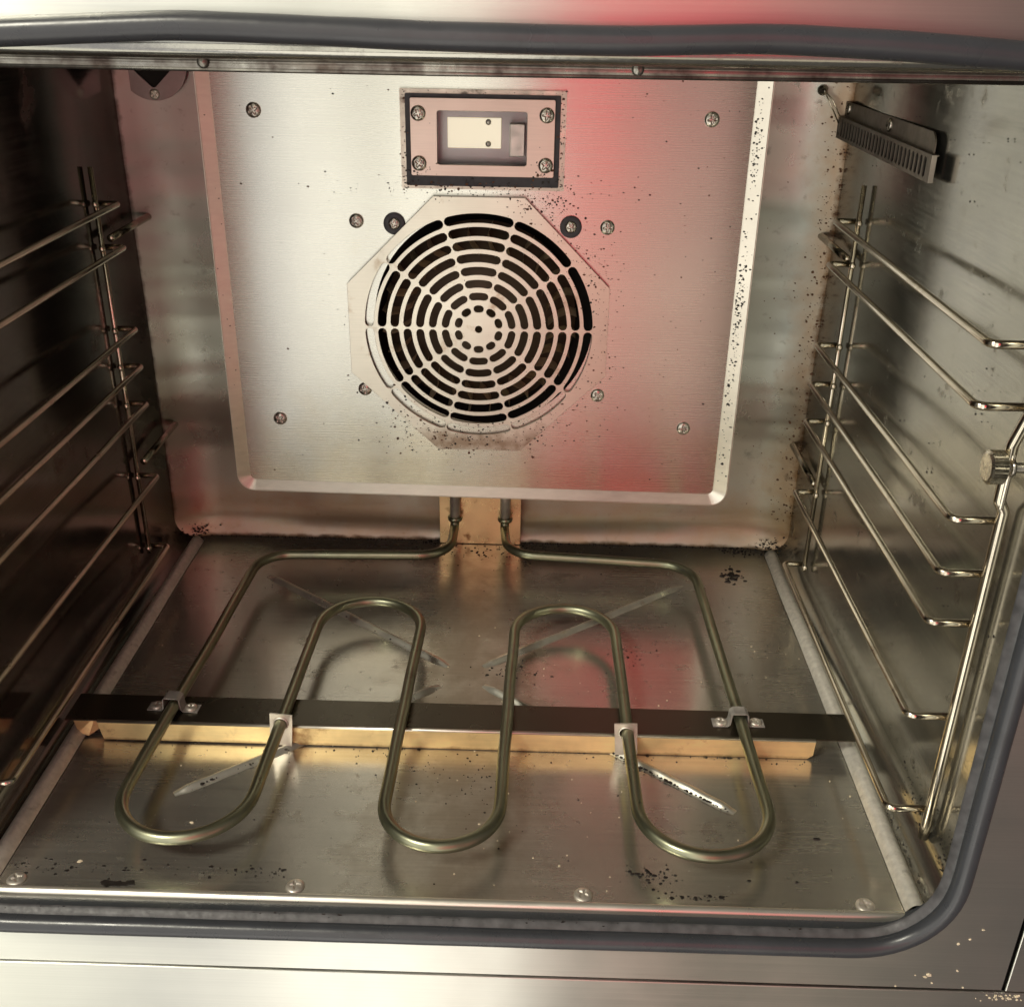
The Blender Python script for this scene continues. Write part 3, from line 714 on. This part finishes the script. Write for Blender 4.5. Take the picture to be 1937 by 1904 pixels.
# ------------------------------------------------------------------ slotted vent box on the right wall
VB = tag(empty('vent_box', (.2900, -.10, .40)), 'slotted sheet metal vent box screwed high on the right wall', 'vent')
def vad(o): o.parent = VB; o.matrix_parent_inverse = Matrix.Translation(Vector((.2900, -.10, .40))).inverted(); return o
def side_plate(name, loops, thick, m, x):
    """loops in (y, z); face toward -x at x"""
    o = plate_with_holes(name, loops, thick, m, None, 0.0)
    # rotate so that local x -> y, y(depth) -> x
    o.data.transform(Matrix(((0, 1, 0, x), (1, 0, 0, 0), (0, 0, 1, 0), (0, 0, 0, 1))))
    o.data.flip_normals()
    return vad(o)
side_plate('mounting_plate', [arc_path([(.058, .3835, .001), (-.1640, .3835, .002), (-.1640, .4120, .008), (.058, .4112, .001)], 6)], .0012, 'ventmetal', .2912)
vy0, vy1, vz0, vz1 = -.1740, .0530, .3832, .4000
ns = 27; pitch = (vy1 - vy0 - .008) / ns
loops = [rect(vy0, vz0, vy1, vz1, .0003, 1)]
for k in range(ns):
    c = vy0 + .006 + pitch * (k + .5); hw = pitch * .31
    loops.append(arc_path([(c - hw, vz0 + .0022, hw * .95), (c + hw, vz0 + .0022, hw * .95), (c + hw, vz1 - .0022, hw * .95), (c - hw, vz1 - .0022, hw * .95)], 3))
VX = .2872
side_plate('slotted_face', loops, .0009, 'ventmetal', VX)
vad(box('box_top', (VX + .0009, vy0, vz1 - .0010), (xright(-.1) - .002, vy1, vz1), 'ventmetal', None, .0002))
vad(box('box_bottom', (VX + .0009, vy0, vz0), (xright(-.1) - .002, vy1, vz0 + .0010), 'ventmetal', None, .0002))
vad(box('box_end', (VX, vy0 - .0011, vz0), (xright(-.1) - .0035, vy0 - .0001, vz1), 'ventend', None, .0002))
vad(box('box_back', (VX + .0022, vy0 + .001, vz0 + .001), (VX + .0030, vy1, vz1 - .001), 'void', None, 0))  # black sheet close behind the slots paints them dark
for (y, z) in ((.0400, .4065), (-.0694, .4062)): vad(screw('pan', (.2910, y, z), (-1, 0, 0), scale=.8))
for (y, z, r) in ((-.2199, .4237, .008),):
    pass

# ------------------------------------------------------------------ crumbs, soot flecks and grime flakes
def flakes(name, spots, m, label, thick=.00025):
    """spots: (origin, u axis, v axis, normal, size)"""
    vv, ffc = [], []
    for o_, u, v, n_, s in spots:
        k = random.choice((5, 6, 7)); a0 = random.uniform(0, 6.28); el = random.uniform(.45, 1.0); b = len(vv)
        ring_ = []
        for i in range(k):
            a = a0 + 2 * math.pi * i / k; r = s * random.uniform(.55, 1.1)
            cx_, cy_ = r * math.cos(a), r * el * math.sin(a)
            ring_.append((cx_, cy_))
        th = thick + s * .12
        for cx_, cy_ in ring_: vv.append(o_ + u * cx_ + v * cy_ - n_ * .0001)
        for cx_, cy_ in ring_: vv.append(o_ + u * cx_ * .8 + v * cy_ * .8 + n_ * th)
        for i in range(k): ffc.append((b + i, b + (i + 1) % k, b + k + (i + 1) % k, b + k + i))
        ffc.append(tuple(b + k + i for i in range(k)))
    o = mesh_obj(name, vv, ffc, m)
    return tag(o, label, None, None, 'stuff')
X, Y, Z = Vector((1, 0, 0)), Vector((0, 1, 0)), Vector((0, 0, 1))
rnd = random.Random(11)
def rs(lo=.0003, hi=.0011): return 1.35 * (lo + (hi - lo) * rnd.random() ** 2.6)
def on_plate(x, z, y=0.0, s=None): return (Vector((x, y, z)), X, Z, -Y, s or rs())
sp = []
def in_oct(x, z):
    for i in range(8):
        (ax, az), (bx, bz) = oct_[i], oct_[(i + 1) % 8]
        if (bx - ax) * (z - az) - (bz - az) * (x - ax) > 0: return False
    return True
def plate_y(x, z):
    if -.0632 < x < .065 and .345 < z < .419:
        if -.0548 < x < .0562 and .356 < z < .4128:
            return None if (-.0346 < x < .0353 and .364 < z < .4042) else -.0066
        if -.0585 < x < .060 and .347 < z < .4155: return -.0042
        return -.0024
    if in_oct(x, z):
        r = math.hypot(x - gx, z - gz)
        if r < .097:
            k = int((r - .0140) / .0106); an = math.degrees(math.atan2(z - gz, x - gx)) % 36
            if 0 <= k <= 7:
                ro, ri = .0206 + .0107 * k + .0004, .0143 + .0105 * k - .0004
                ga = math.degrees(.0018 / ((ro + ri) / 2))
                if ri < r < ro and ga < an < 36 - ga:
                    if math.hypot(x - HX, z - HZ) > HRd + .001: return 0.0
                    return None
        return -.0042
    return 0.0
def add(x, z, s=None):
    if abs(x) > .205 or z < .088 or z > .452: return
    y = plate_y(x, z)
    if y is not None: sp.append(on_plate(x, z, y, s))
for _ in range(110): add(rnd.uniform(-.2, .2), rnd.uniform(.09, .45), rs(.0003, .0008))
for _ in range(90): add(rnd.uniform(.10, .2), rnd.uniform(.09, .45), rs(.0003, .0009))
for _ in range(170): add(rnd.gauss(.001, .06), rnd.gauss(.3445, .0045))
for _ in range(200):   # window border
    e = rnd.choice('lrbtbr')
    if e == 'l': add(-.0605 + rnd.gauss(0, .0016), rnd.uniform(.345, .419))
    if e == 'r': add(.0622 + rnd.gauss(0, .0018), rnd.uniform(.345, .419))
    if e == 'b': add(rnd.uniform(-.063, .065), .3485 + rnd.gauss(0, .0022))
    if e == 't': add(rnd.uniform(-.063, .065), .4170 + rnd.gauss(0, .001), rs(.0002, .0006))
for _ in range(46): add(.050 + rnd.gauss(0, .006), .3605 + rnd.gauss(0, .0045))
for _ in range(30): add(-.048 + rnd.gauss(0, .008), .3590 + rnd.gauss(0, .0025))
for _ in range(190): add(-.020 + rnd.gauss(0, .030), .1300 + rnd.gauss(0, .010))
for _ in range(90): add(-.062 + rnd.gauss(0, .016), .158 + rnd.gauss(0, .014))
for _ in range(90): add(.060 + rnd.gauss(0, .018), .152 + rnd.gauss(0, .014))
for _ in range(120): add(.050 + rnd.gauss(0, .012), .333 + rnd.gauss(0, .007))
for _ in range(110): add(.092 + rnd.gauss(0, .012), .268 + rnd.gauss(0, .020))
for _ in range(60): add(.098 + rnd.gauss(0, .010), .20 + rnd.gauss(0, .024))
for _ in range(170): add(gx + rnd.gauss(0, .055), .150 - abs(rnd.gauss(0, .012)), rs(.0002, .0009))
for _ in range(200): add(.07 + rnd.gauss(0, .02), .29 + rnd.gauss(0, .02), rs(.0002, .0008))
sb_ = [q for i, q in enumerate(sp) if i % 3 == 0]; sp = [q for i, q in enumerate(sp) if i % 3]
flakes('brown_flecks', [(a, b, c, d, e * 1.25) for a, b, c, d, e in sb_], 'rust', 'brown baked grease spots on the fan baffle round the lamp window and grille', .0001)
flakes('soot_flecks', sp, 'char', 'black burnt flecks scattered over the fan baffle, thickest round the lamp window and the grille')
sp = []   # right sloping edge
fd = Vector((.0097 - .0004, -.0175, 0)); 
for _ in range(330):
    z = rnd.choice((rnd.gauss(.378, .016), rnd.uniform(.10, .44), rnd.gauss(.20, .05), rnd.gauss(.26, .02)))
    if not .095 < z < .445: continue
    t = rnd.uniform(.08, .6) if rnd.random() < .75 else rnd.uniform(.1, .9)
    p = Vector((A_ + .0010 + t * .0098, -.0007 - t * .0052, z)); nn = Vector((-.5, -.87, 0)).normalized()
    sp.append((p, Vector((.87, -.5, 0)), Z, nn, rs(.0003, .0012)))
for _ in range(12):
    t = rnd.uniform(.1, .9); p = Vector((-A_ - .0010 - t * .0085, -.0007 - t * .0052, rnd.uniform(.1, .42)))
    sp.append((p, Vector((-.87, -.5, 0)), Z, Vector((.5, -.87, 0)), rs(.0003, .0007)))
flakes('soot_flecks', sp, 'char', 'black flecks peppering the pale sloping right edge of the baffle')
sp = []; sr = []
def fz(x, y): return 0.0012 * noise.noise(Vector((x * 5, y * 5, 1.3))) * .9
def addf(x, y, s=None, L_=None):
    if not (fx0 + .002 < x < fx1 - .002 and -.399 < y < .055): return
    (L_ if L_ is not None else sp).append((Vector((x, y, fz(x, y) + .0001)), X, Y, Z, s or rs(.0003, .0013)))
for _ in range(150): addf(rnd.uniform(-.27, .27), rnd.uniform(-.39, .05), rs(.0003, .0008))
for _ in range(120): addf(.0 + rnd.gauss(0, .045), .030 + rnd.gauss(0, .014))
for _ in range(70): addf(-.045 + rnd.gauss(0, .010), .046 + rnd.gauss(0, .004))
for _ in range(60): addf(.045 + rnd.gauss(0, .014), .044 + rnd.gauss(0, .006))
for _ in range(46): addf(.2346 + rnd.gauss(0, .005), -.0038 + rnd.gauss(0, .006), rs(.0008, .003))
for _ in range(60): addf(.2500 + rnd.gauss(0, .012), .045 + rnd.gauss(0, .005), rs(.0004, .0016))
for _ in range(50): addf(rnd.gauss(.03, .012), rnd.gauss(-.168, .010))
for _ in range(80): addf(rnd.gauss(-.0, .03), rnd.gauss(-.300, .016), rs(.0002, .0007))
for _ in range(90): addf(rnd.uniform(-.27, -.10), rnd.gauss(-.383, .003), rs(.0004, .0014))
for _ in range(46): addf(rnd.gauss(.125, .009), rnd.gauss(-.376, .004), rs(.0004, .0016))
for _ in range(30): addf(rnd.gauss(.155, .012), rnd.gauss(-.392, .0016), rs(.0005, .0018))
for _ in range(18): addf(rnd.gauss(.20, .006), rnd.gauss(-.226, .002), rs(.0008, .0024))
for _ in range(34): addf(rnd.gauss(.13, .010), rnd.gauss(-.14, .012), rs(.0003, .0010))
for _ in range(60): addf(rnd.uniform(-.25, .25), rnd.gauss(-.268, .003), rs(.0003, .0010))
addf(.2340, -.3410, .0030); addf(.2380, -.2300, .0018); addf(.1840, -.3780, .0016); addf(.213, -.378, .0016)
for k in range(6): addf(-.207 + k * .0028, -.3953 + (.0008 if k in (0, 5) else 0), .0050)
def addrib(a, b, t0, t1, n_, off=.003):
    for _ in range(n_):
        t = rnd.uniform(t0, t1); x = a[0] + (b[0] - a[0]) * t + rnd.gauss(0, .0012); y = a[1] + (b[1] - a[1]) * t - off + rnd.gauss(0, .0012)
        sp.append((Vector((x, y, .0012)), X, Y, Z, rs(.0005, .0018)))
addrib((.0115, -.185), (.185, -.319), .55, .98, 70); addrib((-.022, -.187), (-.190, -.316), .6, .9, 26); addrib((-.194, -.0245), (-.018, -.161), .3, .75, 40, 0); addrib((.1855, -.024), (.010, -.160), .3, .6, 20, 0)
for _ in range(160):
    sp.append((Vector((rnd.uniform(-.26, .25), -.4155 + rnd.gauss(0, .0004), -.0005 + rnd.gauss(0, .0011))), X, Z, Vector((0, -.7, .7)), rs(.0003, .0011)))
for k in range(26):
    sp.append((Vector((rnd.choice((-.045, .12, .19)) + rnd.gauss(0, .012), -.2640, .0005)), X, Y, Z, rs(.0004, .0014)))
flakes('burnt_crumbs', sp, 'char', 'black burnt crumbs and flakes lying on the steel oven floor')
sp = []
for _ in range(60): addf(rnd.uniform(.0, .27), rnd.uniform(-.39, -.1), rs(.0003, .0009))
for _ in range(20): addf(rnd.uniform(-.27, .1), rnd.uniform(-.39, 0), rs(.0003, .0009))
addf(-.1700, -.3420, .0018); addf(-.2290, -.3780, .0022)
for (x, z, s) in ((.2878, -.0343, .0022), (.2860, -.0360, .0018), (.304, -.030, .0010), (.280, -.035, .0006), (.300, -.008, .0014), (.306, -.004, .0010), (.312, .004, .0012), (.291, -.041, .0008), (.27, -.0445, .0008), (.31, -.044, .0009)):
    sp.append((Vector((x, yface, z)), X, Z, -Y, s))
for _ in range(40):
    sp.append((Vector((rnd.gauss(.334, .008), -.4150, -.0480 - abs(rnd.gauss(0, .003)))), X, Z, -Y, rs(.0003, .0010)))
flakes('pale_crumbs', sp, 'crumb', 'pale grease crumbs on the floor and at the lower right corner of the front')
sp = []
for _ in range(430):   # brown speckle along the back right corner
    z = rnd.uniform(.03, .455); dx = abs(rnd.gauss(0, .009))
    x = XR - .001 - dx; 
    if x < .255: continue
    y = back_pt((x - XL + .002) / (XR - XL + .004), max(0, (z + .0004) / (ZC + .002)) ** (1 / 1.35))[1]
    sp.append((Vector((x, y, z)), X, Z, -Y, rs(.0003, .0014)))
for _ in range(130):
    z = rnd.uniform(.03, .42); y = YB - abs(rnd.gauss(0, .010)); sp.append((Vector((xright(y) - .0012, y, z)), Y, Z, -X, rs(.0003, .0012)))
for _ in range(90):
    x = rnd.uniform(.215, .29); z = rnd.uniform(.04, .44); y = back_pt((x - XL + .002) / (XR - XL + .004), ((z + .0004) / (ZC + .002)) ** (1 / 1.35))[1]
    sp.append((Vector((x, y, z)), X, Z, -Y, rs(.0002, .0009)))
flakes('rust_specks', sp, 'rust', 'brown speckled grime along the back right corner of the oven')
sp = []
for _ in range(260):
    y = rnd.uniform(-.38, .05); z = rnd.uniform(.03, .44); sp.append((Vector((xright(y) - .0012, y, z)), Y, Z, -X, rs(.0002, .0008)))
for _ in range(60):
    z = rnd.uniform(.02, .12); sp.append((Vector((xright(-.395) - .0014, rnd.gauss(-.393, .003), z)), Y, Z, -X, rs(.0006, .0028)))
for _ in range(160):
    y = rnd.uniform(-.39, -.30); z = rnd.uniform(.0, .03)
    sp.append((Vector((xright(y) - .003 - (.012 if z < .006 else 0), y, z + .002)), Y, Z, -X, rs(.0003, .0012)))
flakes('soot_specks', sp, 'char', 'tiny dark specks on the right wall of the oven')
sp = []
for (cx_, n_) in ((XL + .020, 90), (XR - .016, 110)):
    for _ in range(n_):
        x = cx_ + rnd.gauss(0, .008); z = abs(rnd.gauss(0, .006)); y = back_pt(min(1, max(0, (x - XL + .002) / (XR - XL + .004))), 0.02)[1]
        sp.append((Vector((x, y - .001, z + .001)), X, Z, -Y, rs(.0003, .0013)))
for _ in range(200):
    x = rnd.uniform(-.27, .27); sp.append((Vector((x, YB - .0085, .0006)), X, Z, -Y, rs(.0003, .0010)))
flakes('burnt_residue', sp, 'char', 'black residue in the seam where the floor meets the back wall')
